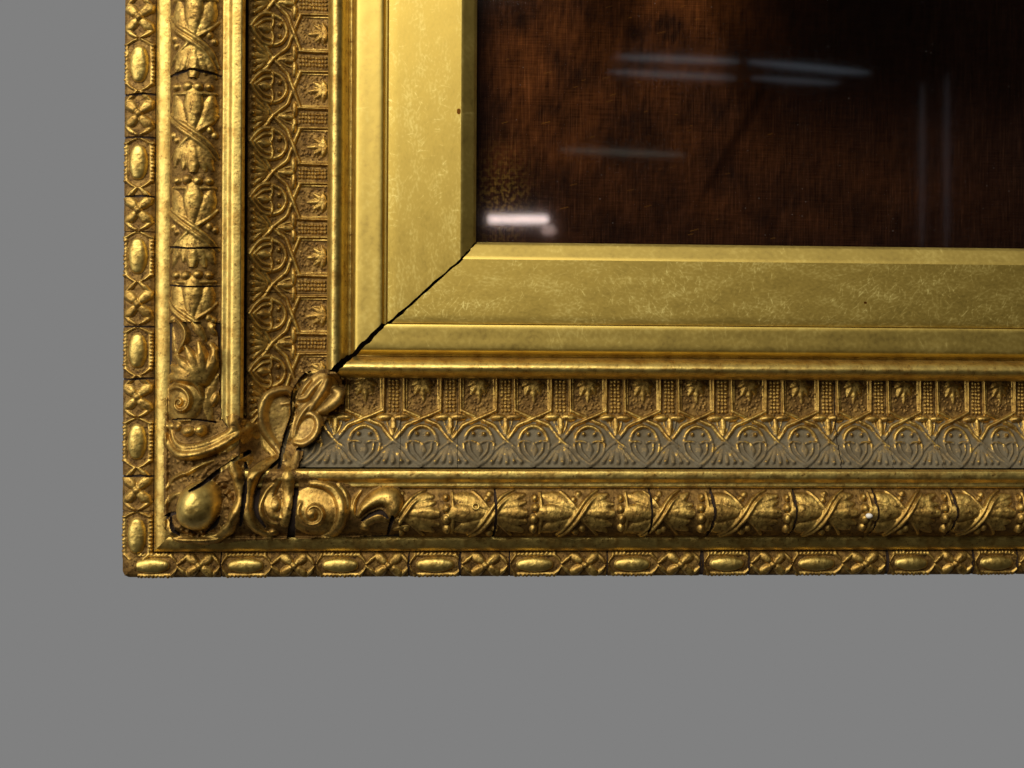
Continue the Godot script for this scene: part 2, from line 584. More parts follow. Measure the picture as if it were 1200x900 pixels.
func torus_tile(seed_: int, cracks: Array, from := 0.0, to := 104.0) -> Relief:
	rng.seed = seed_
	var j := func(a: float) -> float: return rng.randf_range(-a, a)
	var r := Relief.new(from, 0.0, to - from, 60.0, 0.5, 1.6)
	# the next bunch starts where this one ends
	for a in [[12.0, 4.3], [23.0, 5.2], [34.5, 5.6], [46.0, 4.8]]:
		r.dome("berry", 9.0 + j.call(1.0), a[0] + j.call(1.0), a[1], a[1] * 1.02, 8.4 + j.call(0.6))
	r.stroke("calyx", [Vector2(16, 6), Vector2(17.5, 28), Vector2(16, 52)], [2.0, 2.6, 2.0], [3.6, 4.6, 3.6])
	# leaves from the tie towards both ends
	for a in [[20.0, 9.0, 25.0], [19.0, 48.0, 33.0]]:
		r.stroke("laurel_leaf", [Vector2(a[0] + j.call(2.0), a[1] + j.call(2.5)), Vector2(40 + j.call(3.0), lerpf(a[1], a[2], 0.35) + j.call(1.5)), Vector2(61, a[2])], [3.0, 8.0, 9.0, 6.0, 3.4], [3.2, 5.0, 5.4, 5.0, 4.0], 0.22, 0)
	r.stroke("laurel_leaf", [Vector2(18, 28), Vector2(38, 28.5), Vector2(62, 29)], [8.5, 11.0, 9.0, 5.5, 3.5], [6.0, 7.6, 7.0, 6.0, 4.5], 0.14, 0)
	for a in [[101.0, 8.0, 24.0], [100.0, 49.0, 33.0], [103.0, 18.0, 27.0], [102.0, 40.0, 31.0]]:
		r.stroke("laurel_leaf", [Vector2(a[0] + j.call(3.0) - 2.0, a[1] + j.call(2.5)), Vector2(84 + j.call(3.0), lerpf(a[1], a[2], 0.4) + j.call(1.5)), Vector2(63, a[2])], [2.0, 5.6, 6.6, 5.0, 3.0], [4.4, 5.4, 5.4, 5.0, 4.0], 0.28, 0)
	r.stroke("laurel_leaf", [Vector2(103.5, 28.5), Vector2(86, 28), Vector2(62, 28.5)], [4.5, 7.2, 6.4, 5.0, 3.4], [7.2, 7.4, 6.6, 5.6, 4.5], 0.3, 0)
	# seeds beside the tie
	for a in [[61.0, 7.0], [60.0, 52.0], [66.0, 47.0], [57.0, 12.5]]:
		r.dome("seed", a[0] + j.call(1.5), a[1] + j.call(1.0), 4.2, 3.6, 5.8)
	# crossed ribbon
	var lean: float = j.call(4.0)
	r.stroke("ribbon", [Vector2(40, 4), Vector2(50, 13), Vector2(62, 28), Vector2(74, 42), Vector2(86, 55)], [1.6, 2.4, 2.8, 2.4, 1.6], [4.0, 6.2, 6.8, 6.2, 4.0], 0.25)
	for o in [-2.3, 2.3]:
		r.stroke("ribbon", [Vector2(37 - lean + o * 0.6, 56 + o * 0.5), Vector2(48 + o * 0.7, 46 + o), Vector2(62 + o * 0.8, 29 + o), Vector2(74 + o * 0.7, 15 + o), Vector2(88 + lean + o * 0.5, 5 + o)], [1.6, 2.9, 3.3, 2.9, 1.5], [4.6, 7.4, 8.6, 7.2, 4.6])
	r.soften(4)
	r.flatten(0.8)
	r.roughen(wob, 0.5, seed_ * 53.0)
	for c in cracks:
		var bend: float = c[1]
		r.crack([Vector2(c[0], -1), Vector2(c[0] + bend * 0.7, 15 + j.call(2.0)), Vector2(c[0] + bend + j.call(0.8), 30), Vector2(c[0] + bend * 0.5, 45), Vector2(c[0] - 1.5, 60)], [c[2] * 0.5, c[2], c[2] * 0.8, c[2], c[2] * 0.7])
	return r


func strip_tile(seed_: int, from: float, to: float, cut_at: float) -> Relief:
	rng.seed = seed_
	var j := func(a: float) -> float: return rng.randf_range(-a, a)
	var r := Relief.new(from, 0.0, to - from, 32.0, 0.5, 0.8)
	# oval boss in a shell border
	r.stroke("oval_bead", [Vector2(-14.0, 16 + j.call(0.6)), Vector2(0, 16), Vector2(14.0, 16 + j.call(0.6))], [7.0, 9.2, 9.8, 9.2, 7.0], [6.0, 7.6, 8.0, 7.6, 6.0])
	for side in [-1.0, 1.0]:
		for k in 11:
			r.dome("shell_edging", -22.0 + k * 4.4 + j.call(0.5), 16 + side * (13.6 + j.call(0.5)), 2.5, 2.1, 4.4 + j.call(0.5))
		r.stroke("shell_edging", [Vector2(-22, 16 + side * 12.0), Vector2(0, 16 + side * 12.2), Vector2(22, 16 + side * 12.0)], [1.3], [3.2])
		r.stroke("shell_edging", [Vector2(22, 16 + side * 12), Vector2(27, 16 + side * 7), Vector2(30, 16 + side * 1)], [2.0, 1.6, 1.0], [4.2, 3.4])
		r.stroke("shell_edging", [Vector2(-22, 16 + side * 12), Vector2(-26, 16 + side * 6), Vector2(-28, 16 + side * 1)], [1.8, 1.6, 1.0], [4.0, 3.4])
	# chevron leaves and the four-petalled flower
	for side in [-1.0, 1.0]:
		r.stroke("chevron_leaf", [Vector2(30, 16 + side * 1.5), Vector2(35, 16 + side * 6), Vector2(42, 16 + side * 13)], [1.6, 3.2, 1.4], [4.6, 4.8, 3.2], 0.3)
		r.stroke("chevron_leaf", [Vector2(79, 16 + side * 2), Vector2(76, 16 + side * 7), Vector2(70, 16 + side * 14)], [1.4, 2.8, 1.2], [4.2, 4.4, 3.0], 0.3)
		for e in [-1.0, 1.0]:
			r.stroke("petal", [Vector2(56 + e * 2, 16 + side * 2), Vector2(56 + e * (8 + j.call(0.8)), 16 + side * 7), Vector2(56 + e * 13.5, 16 + side * (12.5 + j.call(0.8)))], [2.4, 5.4, 6.0, 3.0], [4.6, 6.0, 5.6, 3.6], 0.22, 0)
	r.dome("flower_button", 56 + j.call(0.6), 16 + j.call(0.6), 4.6, 4.4, 8.0)
	r.soften(3)
	r.flatten(0.8)
	r.roughen(wob, 0.3, seed_ * 31.0)
	if cut_at > -900.0:
		r.crack([Vector2(cut_at + j.call(1.0), -1), Vector2(cut_at + j.call(1.2), 12), Vector2(cut_at + j.call(1.0), 24), Vector2(cut_at, 33)], [0.9, 1.3, 0.9])
	return r


# The big scroll casting over the mitre, drawn on a sheet of its own (a right, b down) and turned into the frame's units.
func q(a: float, b: float) -> Vector2:
	return Vector2(-131.8 + 0.9598 * a + 0.005 * b, 658.1 + 0.00385 * a - 0.969 * b)


func qs(list: Array) -> Array:
	var out := []
	for k in range(0, list.size(), 2):
		out.append(q(list[k], list[k + 1]))
	return out


func corner_casting(parent: Node) -> void:
	rng.seed = 77
	var lo := q(186, 642)
	var hi := q(486, 366)
	var r := Relief.new(lo.x, lo.y, hi.x - lo.x, hi.y - lo.y, 0.8, 0.0)
	var nx := r.nx
	var ny := r.ny
	# ground: the moulding's own shape, rounded over
	var Z := PackedFloat32Array()
	Z.resize(nx * ny)
	for j in ny:
		for i in nx:
			Z[j * nx + i] = ground_at(r.ox + i * r.res, r.oy + j * r.res)
	var S := Z.duplicate()
	for axis in [1, nx, 1, nx, 1, nx]:
		var G := S.duplicate()
		var n_along: int = nx if axis == 1 else ny
		for line in (ny if axis == 1 else nx):
			var start: int = line * nx if axis == 1 else line
			var sum := 0.0
			for k in range(-9, 10):
				sum += G[start + clampi(k, 0, n_along - 1) * axis]
			for k in n_along:
				S[start + k * axis] = sum / 19.0
				sum += G[start + mini(k + 10, n_along - 1) * axis] - G[start + maxi(k - 9, 0) * axis]
	var under := S.duplicate()
	for k in nx * ny:
		under[k] = 0.4 * S[k] + 0.6 * maxf(S[k], Z[k]) + (4.5 if Z[k] < 63.0 else 0.0)
	r.B = under
	for k in nx * ny:
		r.H[k] = maxf(S[k], Z[k]) + (7.0 if Z[k] < 63.0 else 1.4)
	# outline of the casting
	var edge := PackedVector2Array(qs([199, 374, 214, 370, 240, 371, 252, 380, 256, 430, 258, 492, 265, 487, 273, 484, 280, 488, 287, 495, 294, 497, 298, 489, 296, 474, 302, 461, 312, 455, 322, 452, 333, 452, 342, 440, 356, 433, 372, 428, 392, 437, 401, 456, 398, 474, 380, 486, 374, 500, 368, 518, 352, 530, 349, 541, 346, 551, 372, 562, 400, 566, 424, 573, 446, 570, 468, 572, 478, 584, 478, 600, 484, 616, 476, 629, 430, 632, 345, 634, 300, 635, 240, 640, 200, 637, 188, 618, 187, 520, 190, 480, 197, 430]))
	for j in ny:
		for i in nx:
			var p := Vector2(r.ox + i * r.res, r.oy + j * r.res)
			p += Vector2(wob.get_noise_2d(p.x * 5.0, p.y * 5.0), wob.get_noise_2d(p.x * 5.0 + 300.0, p.y * 5.0)) * 2.0
			if not Geometry2D.is_point_in_polygon(p, edge):
				r.I[j * nx + i] = -1
	# stippled field
	for k in 330:
		var p := q(rng.randf_range(190, 300), rng.randf_range(530, 634))
		r.dome("stipple", p.x, p.y, rng.randf_range(1.6, 2.8), rng.randf_range(1.6, 2.6), rng.randf_range(3.0, 5.4))
	# acanthus on the left arm
	for lobe in [[252, 418, 247, 404], [238, 418, 234, 402], [226, 419, 219, 407], [214, 425, 205, 417], [206, 433, 194, 429], [210, 442, 192, 442]]:
		r.stroke("acanthus_leaf", qs([240, 446, lobe[0], lobe[1], lobe[2], lobe[3]]), [7.0, 7.5, 7.0, 3.0], [9.0, 12.5, 13.0, 8.0], 0.16)
	r.stroke("acanthus_leaf", qs([202, 372, 213, 380, 219, 389, 219, 398, 213, 408, 207, 415]), [2.5, 4.0, 4.6, 4.6, 4.0, 2.0], [7.0, 11.0, 13.0, 13.0, 11.0, 7.0], 0.0, 2)
	r.stroke("acanthus_leaf", qs([200, 384, 201, 398, 204, 412]), [2.0, 4.0, 2.0], [4.0, 6.0, 4.0])
	r.stroke("acanthus_leaf", qs([226, 376, 233, 386, 240, 398]), [2.0, 5.5, 3.0], [4.0, 6.0, 4.0], 0.2)
	r.dome("bud", q(250, 385).x, q(250, 385).y, 6.0, 9.0, 7.0, 0.4)
	r.dome("bud", q(251, 468).x, q(251, 468).y, 4.6, 9.0, 7.0, -0.3)
	r.stroke("acanthus_leaf", qs([254, 440, 247, 456, 243, 474, 246, 490]), [3.0, 6.0, 6.0, 4.0], [3.0, 4.5, 5.0, 4.0], 0.25, 0, 4.0)
	# the volute
	r.dome("volute", q(213, 471).x, q(213, 471).y, 24.0, 25.0, 7.0, 0.0, 0.0, 0.35)
	var turns := []
	for k in 27:
		var a := 2.3 - k * 0.42
		var rad := 21.5 * pow(0.915, k) - 0.6
		turns.append(q(212.5 - 0.8 + cos(a) * rad, 472 - sin(a) * rad))
	r.stroke("volute", turns, [3.4, 3.6, 3.2, 2.8, 2.4, 2.0, 1.8], [10.0, 13.0, 14.0, 13.5, 13.0, 12.0])
	r.dome("volute", q(211.5, 473).x, q(211.5, 473).y, 4.0, 4.0, 12.5)
	r.stroke("acanthus_leaf", qs([196, 447, 206, 442, 222, 444, 234, 454, 238, 468]), [2.0, 3.4, 3.6, 3.2, 2.0], [8.0, 11.0, 11.0, 9.0, 5.0])
	for a in [[196, 500, 6, 5], [207, 500, 6.5, 5.5], [221, 505, 8, 6], [236, 504, 7, 7]]:
		r.dome("shell_lobe", q(a[0], a[1]).x, q(a[0], a[1]).y, a[2], a[3], 8.5, 0.2)
	# the cup scroll below it
	r.stroke("cup_scroll", qs([197, 503, 202, 516, 214, 524, 232, 524, 252, 517, 272, 505, 286, 493]), [3.0, 4.0, 5.0, 5.5, 5.0, 4.0, 2.5], [7.0, 8.0, 9.0, 9.0, 9.0, 8.0, 5.0], 0.1)
	r.stroke("cup_scroll", qs([191, 509, 197, 524, 211, 532, 230, 532, 250, 526, 272, 514, 290, 503, 298, 497]), [3.0, 5.0, 6.0, 6.2, 6.0, 5.6, 5.0, 3.0], [8.0, 12.0, 14.0, 14.0, 14.0, 13.0, 10.0, 6.0], 0.0, 0)
	r.stroke("acanthus_leaf", qs([296, 503, 281, 516, 268, 525, 256, 531]), [3.0, 6.0, 5.0, 2.0], [5.0, 6.0, 6.0, 3.0], 0.2, 0, 4.0)
	r.stroke("acanthus_leaf", qs([282, 512, 276, 502, 273, 493, 272, 487]), [5.0, 8.0, 8.0, 4.0], [6.0, 8.0, 8.0, 4.0], 0.2)
	r.stroke("acanthus_leaf", qs([296, 512, 292, 500, 290, 488]), [4.0, 7.0, 3.0], [5.0, 7.0, 4.0], 0.2)
	# wavy leaf edge over the stippled field
	r.stroke("shell_rim", qs([192, 574, 200, 563, 212, 556, 222, 553, 236, 545, 250, 540]), [2.5, 4.0, 4.0, 3.5, 3.0, 2.0], [5.0, 8.0, 8.0, 7.0, 6.0, 4.0], 0.0, 2)
	r.stroke("shell_rim", qs([191, 592, 196, 585, 204, 580, 213, 577]), [3.0, 4.0, 3.5, 2.0], [5.0, 6.0, 6.0, 4.0])
	# shell round the egg
	r.stroke("shell_rim", qs([190, 611, 195, 622, 203, 630, 214, 634, 228, 635, 240, 634, 251, 631, 261, 625, 269, 617, 274, 607, 279, 597, 282, 587, 283, 577, 280, 567, 278, 556, 274, 546, 275, 538]), [5.0, 7.0, 5.2, 7.0, 5.2, 7.2, 5.4, 7.4, 5.6, 7.6, 5.8, 7.6, 5.8, 7.0, 5.0], [10.0, 12.0, 11.0, 12.5, 11.5, 13.0, 12.0, 14.0, 13.0, 15.0, 13.5, 15.0, 13.5, 13.0, 11.0])
	for k in 36:
		var a := lerpf(-2.7, 1.0, k / 33.0) + rng.randf_range(-0.05, 0.05)
		var c := q(232 + cos(a) * (38 + rng.randf_range(-3, 3)), 592 - sin(a) * (37 + rng.randf_range(-3, 3)))
		r.dome("stipple", c.x, c.y, rng.randf_range(2.4, 4.2), rng.randf_range(2.4, 3.8), rng.randf_range(6.0, 9.5))
	r.stroke("shell_rim", qs([272, 540, 282, 536, 290, 540, 284, 548]), [3.0, 5.0, 4.0, 2.0], [5.0, 8.0, 7.0, 4.0])
	# the egg
	r.stroke("egg_boss", qs([229, 599, 233, 592, 238, 584, 243, 576]), [22.0, 24.0, 23.0, 19.0, 14.0], [25.0, 29.0, 28.5, 25.0, 18.0])
	# C scroll right of the egg
	r.stroke("c_scroll", qs([324, 538, 311, 544, 300, 553, 293, 568, 290, 588, 293, 606, 301, 621, 314, 630]), [4.0, 6.5, 7.2, 7.2, 7.2, 6.6, 6.0, 4.0], [9.0, 14.0, 16.0, 16.0, 15.0, 13.0, 11.0, 7.0], 0.1)
	r.stroke("c_scroll", qs([322, 566, 312, 576, 306, 590, 307, 602, 314, 611, 324, 615]), [2.5, 3.2, 3.4, 3.4, 3.0, 2.0], [5.0, 7.5, 8.5, 8.5, 7.0, 5.0])
	r.stroke("c_scroll", qs([333, 556, 323, 566, 316, 580, 315, 594, 321, 604, 332, 606]), [2.0, 5.0, 6.0, 6.0, 5.0, 3.0], [3.0, 5.0, 6.0, 6.0, 6.0, 4.0], 0.25)
	r.dome("c_scroll", q(323, 590).x, q(323, 590).y, 7.5, 9.0, 8.5)
	r.dome("bud", q(318, 626).x, q(318, 626).y, 6.5, 4.6, 9.5, 0.1)
	r.stroke("c_scroll", qs([337, 552, 338, 575, 337, 598, 333, 614]), [6.5, 8.5, 8.0, 5.0], [8.0, 9.0, 9.0, 6.0], 0.0, 0, 3.0)
	for k in 24:
		var c := q(rng.randf_range(318, 342), rng.randf_range(548, 612))
		r.dome("stipple", c.x, c.y, 2.2, 2.0, rng.randf_range(4.0, 7.5))
	# scroll right of the vertical crack
	r.dome("round_scroll", q(368, 600).x, q(368, 600).y, 30.0, 29.0, 6.0, 0.0, 0.0, 0.4)
	var ring := []
	for k in 25:
		var a := -2.5 - k * 0.36
		var rad := 19.5 * pow(0.945, k)
		ring.append(q(368 + cos(-a) * rad, 601 - sin(-a) * rad))
	r.stroke("round_scroll", ring, [3.2, 3.2, 3.0, 2.6, 2.2], [8.0, 10.0, 10.5, 10.5, 11.0])
	r.dome("round_scroll", q(366.5, 601).x, q(366.5, 601).y, 6.5, 6.5, 12.0)
	r.stroke("round_scroll", qs([364, 567, 380, 569, 393, 577, 400, 590, 401, 604, 397, 617, 388, 628, 378, 632]), [3.5, 5.0, 6.4, 7.0, 7.0, 6.6, 5.6, 3.5], [7.0, 10.0, 12.0, 13.5, 13.5, 12.0, 9.0, 5.0], 0.12)
	r.stroke("round_scroll", qs([396, 568, 404, 578, 408, 592, 406, 606, 400, 618]), [2.0, 3.2, 3.6, 3.2, 2.0], [4.0, 6.5, 7.5, 7.0, 4.0])
	r.stroke("acanthus_leaf", qs([423, 576, 416, 586, 414, 598, 417, 608]), [2.0, 3.8, 4.0, 2.0], [4.0, 7.0, 7.0, 4.0], 0.0, 2)
	# the tongue
	r.stroke("tongue", qs([421, 604, 428, 594, 438, 586, 450, 582, 460, 585, 463, 594, 459, 604]), [2.5, 5.5, 8.0, 10.0, 12.0, 10.0, 5.0], [6.0, 11.0, 14.0, 17.0, 19.0, 17.0, 9.0])
	r.stroke("acanthus_leaf", qs([424, 620, 434, 610, 446, 606, 456, 612]), [3.0, 6.0, 7.0, 3.0], [4.0, 7.0, 7.0, 4.0], 0.15, 0, 4.0)
	r.dome("seed", q(428, 619).x, q(428, 619).y, 5.5, 4.0, 8.0, -0.6)
	r.stroke("acanthus_leaf", qs([466, 610, 474, 604, 482, 598]), [2.5, 4.0, 3.0], [5.0, 6.0, 5.0])
	r.stroke("acanthus_leaf", qs([462, 622, 470, 620, 480, 618]), [2.0, 3.4, 2.0], [4.0, 5.5, 4.0])
	# palmette in the cove
	r.dome("palm_leaf", q(322, 492).x, q(322, 492).y, 19.0, 30.0, 9.0, 0.2, 0.0, 0.3)
	r.dome("palm_leaf", q(352, 504).x, q(352, 504).y, 18.0, 19.0, 9.0, 0.0, 0.0, 0.3)
	r.dome("palm_leaf", q(366, 464).x, q(366, 464).y, 30.0, 21.0, 9.0, 0.9, 0.0, 0.3)
	r.stroke("palm_leaf", qs([338, 466, 332, 458, 322, 458, 311, 463, 305, 474, 303, 488, 306, 504, 313, 517, 322, 529, 330, 540]), [3.5, 5.5, 6.2, 6.6, 6.8, 6.8, 6.4, 5.6, 5.0, 4.0], [9.0, 14.0, 16.0, 17.0, 17.0, 16.0, 14.0, 12.0, 10.0, 8.0])
	r.stroke("palm_leaf", qs([334, 474, 325, 488, 318, 500, 322, 514]), [4.0, 9.0, 9.0, 4.0], [8.0, 9.0, 8.0, 6.0], 0.0, 1)
	r.stroke("palm_leaf", qs([324, 475, 333, 473, 340, 476]), [2.5, 3.5, 2.5], [9.0, 12.0, 10.0])
	r.stroke("palm_leaf", qs([340, 512, 344, 496, 352, 482, 364, 470]), [3.0, 4.2, 4.5, 4.0], [9.0, 14.0, 16.0, 15.0])
	r.stroke("palm_leaf", qs([341, 520, 352, 521, 362, 515, 368, 505, 368, 494, 362, 487, 354, 487, 348, 494]), [3.6, 5.2, 5.8, 5.8, 5.4, 4.8, 4.0, 3.0], [10.0, 13.0, 15.0, 16.0, 16.0, 15.0, 13.0, 10.0])
	r.stroke("palm_leaf", qs([343, 514, 350, 507, 356, 499]), [4.0, 6.0, 4.0], [8.0, 9.5, 9.0], 0.2)
	r.stroke("palm_leaf", qs([347, 462, 352, 454, 358, 446]), [3.0, 4.4, 3.0], [12.0, 14.0, 11.0])
	r.stroke("palm_leaf", qs([345, 468, 354, 466, 362, 456, 372, 446]), [4.0, 6.0, 6.2, 5.0], [13.0, 17.0, 18.0, 14.0])
	r.stroke("palm_leaf", qs([358, 482, 366, 470, 374, 458, 380, 444]), [5.0, 7.0, 8.0, 5.5], [14.0, 19.0, 20.0, 15.0])
	r.stroke("palm_leaf", qs([370, 482, 380, 478, 390, 470, 394, 462, 388, 458]), [5.0, 8.5, 10.0, 8.5, 5.0], [12.0, 18.0, 20.0, 19.0, 14.0])
	r.stroke("palm_leaf", qs([330, 534, 334, 542, 341, 548]), [5.0, 5.0, 4.0], [5.0, 5.0, 4.0], 0.3)
	r.stroke("palm_leaf", qs([344, 528, 343, 538, 342, 548]), [3.0, 4.5, 3.0], [6.0, 7.0, 6.0], 0.3)
	r.stroke("acanthus_leaf", qs([302, 512, 308, 526, 318, 536]), [3.5, 5.5, 3.0], [4.0, 6.0, 5.0], 0.25)
	r.soften(3)
	r.roughen(wob, 0.35, 9.0)
	# where the compo has split
	r.crack(qs([379, 430, 368, 431, 359, 436, 351, 441, 345, 449, 340, 457, 337, 468, 337, 485, 334, 498, 331, 508, 328, 520, 326, 534, 325, 548]), [2.0, 2.6, 3.2, 2.2, 1.9, 2.0, 2.4, 2.0, 1.6], 14.0)
	r.crack(qs([288, 531, 278, 537, 268, 544, 256, 552, 246, 560, 236, 568, 227, 573]), [2.2, 1.4, 1.8, 2.2, 2.0, 0.8], 14.0)
	r.crack(qs([189, 609, 196, 604, 206, 601]), [1.8, 1.8, 1.0], 14.0)
	r.crack(qs([347, 567, 346, 580, 345, 596, 343, 610, 340, 624, 338, 632]), [1.6, 2.0, 2.0, 2.2, 3.6, 4.0], 14.0)
	r.crack(qs([461, 606, 458, 616, 455, 626, 454, 634]), [1.8, 1.6, 1.2, 0.8], 14.0)
	r.crack(qs([200, 492, 216, 491, 232, 492, 252, 495]), [0.4, 0.5, 0.6], 14.0)
	r.crack(qs([325, 540, 318, 546, 311, 556]), [1.6, 1.2, 0.6], 14.0)
	# grooves and gaps, sunk deeper and coloured with the dark wood
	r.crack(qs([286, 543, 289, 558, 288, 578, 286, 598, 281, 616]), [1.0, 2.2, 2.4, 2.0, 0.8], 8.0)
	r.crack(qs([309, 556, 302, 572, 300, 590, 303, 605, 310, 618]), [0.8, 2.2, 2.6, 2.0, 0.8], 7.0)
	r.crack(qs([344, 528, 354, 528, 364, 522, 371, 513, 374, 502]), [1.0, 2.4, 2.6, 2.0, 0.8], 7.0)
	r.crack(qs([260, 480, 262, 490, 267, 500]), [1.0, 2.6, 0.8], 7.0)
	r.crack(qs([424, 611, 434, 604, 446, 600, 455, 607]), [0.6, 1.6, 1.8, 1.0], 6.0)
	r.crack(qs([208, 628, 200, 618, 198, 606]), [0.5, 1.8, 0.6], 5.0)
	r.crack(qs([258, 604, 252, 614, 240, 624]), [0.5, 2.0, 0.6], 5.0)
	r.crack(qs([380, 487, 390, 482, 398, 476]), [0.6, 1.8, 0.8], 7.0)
	var P := PackedVector3Array()
	var D := PackedVector3Array()
	for j in ny:
		for i in nx:
			var x := r.ox + i * r.res
			var y := r.oy + j * r.res
			P.append(Vector3(x, y, r.H[j * nx + i]) * U)
			D.append(Vector3(x, y, minf(r.H[j * nx + i] - 1.0, Z[j * nx + i] - 1.0)) * U)
	var pieces := cut(r, P, D)
	for key: String in pieces:
		var called := key.get_slice("#", 0)
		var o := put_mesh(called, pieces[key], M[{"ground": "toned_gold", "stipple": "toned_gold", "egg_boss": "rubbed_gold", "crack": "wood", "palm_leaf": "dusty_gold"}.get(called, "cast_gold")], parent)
		if called == "stipple":
			o.set_meta("kind", "stuff")


# ---------------------------------------------------------------- materials
func noise_image(size: int, freq: float, octaves: int, s: int, kind := FastNoiseLite.TYPE_SIMPLEX_SMOOTH) -> Image:
	var n := FastNoiseLite.new()
	n.seed = s
	n.noise_type = kind
	n.frequency = freq
	n.fractal_octaves = octaves
	var im := n.get_seamless_image(size, size)
	im.convert(Image.FORMAT_L8)
	return im


func gilding(base: Color, worn: Color, dirt: Color, worn_share: float, dirt_share: float, s: int) -> ImageTexture:
	var a := noise_image(512, 0.012, 4, s)
	var b := noise_image(512, 0.045, 4, s + 1)
	var c := noise_image(512, 0.16, 2, s + 2)
	var da := a.get_data()
	var db := b.get_data()
	var dc := c.get_data()
	var out := PackedByteArray()
	out.resize(512 * 512 * 3)
	for k in 512 * 512:
		var fa := da[k] / 255.0
		var fb := db[k] / 255.0
		var fc := dc[k] / 255.0
		var w := smoothstep(1.0 - worn_share - 0.12, 1.0 - worn_share + 0.12, fa * 0.45 + fb * 0.35 + fc * 0.2 + 0.05)
		var d := smoothstep(1.0 - dirt_share - 0.05, 1.0 - dirt_share + 0.05, fb * 0.5 + fc * 0.5)
		var col := base.lerp(worn, w).lerp(dirt, d * 0.85)
		var g := 0.93 + 0.14 * fc
		out[k * 3] = int(clampf(col.r * g, 0, 1) * 255.0)
		out[k * 3 + 1] = int(clampf(col.g * g, 0, 1) * 255.0)
		out[k * 3 + 2] = int(clampf(col.b * g, 0, 1) * 255.0)
	return ImageTexture.create_from_image(Image.create_from_data(512, 512, false, Image.FORMAT_RGB8, out))


func tone(lo: float, hi: float, freq: float, s: int) -> ImageTexture:
	var im := noise_image(512, freq, 4, s)
	var d := im.get_data()
	for k in d.size():
		d[k] = int(255.0 * lerpf(lo, hi, d[k] / 255.0))
	return ImageTexture.create_from_image(Image.create_from_data(512, 512, false, Image.FORMAT_L8, d))


func gold(tex: Texture2D, rough: Texture2D, bump: Texture2D, relief: float, metal := 1.0, scale := 11.0) -> StandardMaterial3D:
	var m := StandardMaterial3D.new()
	m.albedo_texture = tex
	m.metallic = metal
	m.roughness = 1.0
	m.roughness_texture = rough
	m.roughness_texture_channel = BaseMaterial3D.TEXTURE_CHANNEL_RED
	m.uv1_triplanar = true
	m.uv1_world_triplanar = true
	m.uv1_scale = Vector3(scale, scale, scale)
	if relief > 0.0:
		m.heightmap_enabled = true
		m.heightmap_texture = bump
		m.heightmap_scale = relief
	return m


func streaks(w: int, h: int, base: Color, light: Color, dark: Color, many: int, s: int) -> Array:
	# gold leaf on flat wood: leaf overlaps, burnishing scratches and rubbed patches; returns colour and roughness
	var im := PackedFloat32Array()
	im.resize(w * h)
	rng.seed = s
	var n1 := FastNoiseLite.new()
	n1.seed = s
	n1.frequency = 0.011
	n1.fractal_octaves = 5
	for y in h:
		for x in w:
			im[y * w + x] = 0.42 + 0.36 * n1.get_noise_2d(x * 1.0, y * 1.4) + 0.4 * n1.get_noise_2d(x * 9.0, y * 9.0)
	for k in many:
		var x := rng.randf() * w
		var y := rng.randf() * h
		if y < h * 0.5 and rng.randf() < 0.85:
			continue
		if n1.get_noise_2d(x * 0.25 + 900.0, y * 0.5) < rng.randf_range(-0.45, 0.2):
			continue
		var ang := PI / 2 + rng.randfn(0.0, 0.3) + 1.1 * n1.get_noise_2d(x * 0.1, 400.0)
		var n := int(rng.randf_range(6, 44))
		var v := rng.randf_range(0.08, 0.46)
		var bend := rng.randf_range(-0.012, 0.012)
		for t in n:
			x += cos(ang)
			y += sin(ang)
			ang += bend
			var f := v * sin(PI * t / n)
			var kx := posmod(int(x), w)
			var ky := posmod(int(y), h)
			im[ky * w + kx] += f
			im[ky * w + (kx + 1) % w] += f * 0.3
	var stains := [[754, 210, 5, 6], [748, 222, 3, 3], [1210, 330, 3, 4], [1640, 392, 4, 3]]
	var a := PackedByteArray()
	a.resize(w * h * 3)
	var b := PackedByteArray()
	b.resize(w * h)
	for k in w * h:
		var v := clampf(im[k], -0.4, 1.4)
		var c := base.lerp(light, clampf((v - 0.45) * 1.2, 0, 1)).lerp(dark, clampf((0.3 - v) * 1.1, 0, 1))
		for e in stains:
			if absi(k % w - e[0]) <= e[2] and absi(k / w - e[1]) <= e[3] and pow(float(k % w - e[0]) / e[2], 2.0) + pow(float(k / w - e[1]) / e[3], 2.0) < 1.0:
				c = Color(0.42, 0.26, 0.08)
		a[k * 3] = int(clampf(c.r, 0, 1) * 255.0)
		a[k * 3 + 1] = int(clampf(c.g, 0, 1) * 255.0)
		a[k * 3 + 2] = int(clampf(c.b, 0, 1) * 255.0)
		b[k] = int(255.0 * clampf(0.5 + 0.12 * (v - 0.4), 0.42, 0.64))
	return [ImageTexture.create_from_image(Image.create_from_data(w, h, false, Image.FORMAT_RGB8, a)), ImageTexture.create_from_image(Image.create_from_data(w, h, false, Image.FORMAT_L8, b))]


func flat_gold(t: Array) -> StandardMaterial3D:
	var m := StandardMaterial3D.new()
	m.albedo_texture = t[0]
	m.metallic = 1.0
	m.roughness = 1.0
	m.roughness_texture = t[1]
	m.roughness_texture_channel = BaseMaterial3D.TEXTURE_CHANNEL_RED
	return m


func plain(c: Color, rough: float, metal := 0.0) -> StandardMaterial3D:
	var m := StandardMaterial3D.new()
	m.albedo_color = c
	m.roughness = rough
	m.metallic = metal
	return m


func glow(c: Color, energy: float) -> StandardMaterial3D:
	var m := plain(Color(0.9, 0.9, 0.9), 0.6)
	m.emission_enabled = true
	m.emission = c
	m.emission_energy_multiplier = energy
	return m


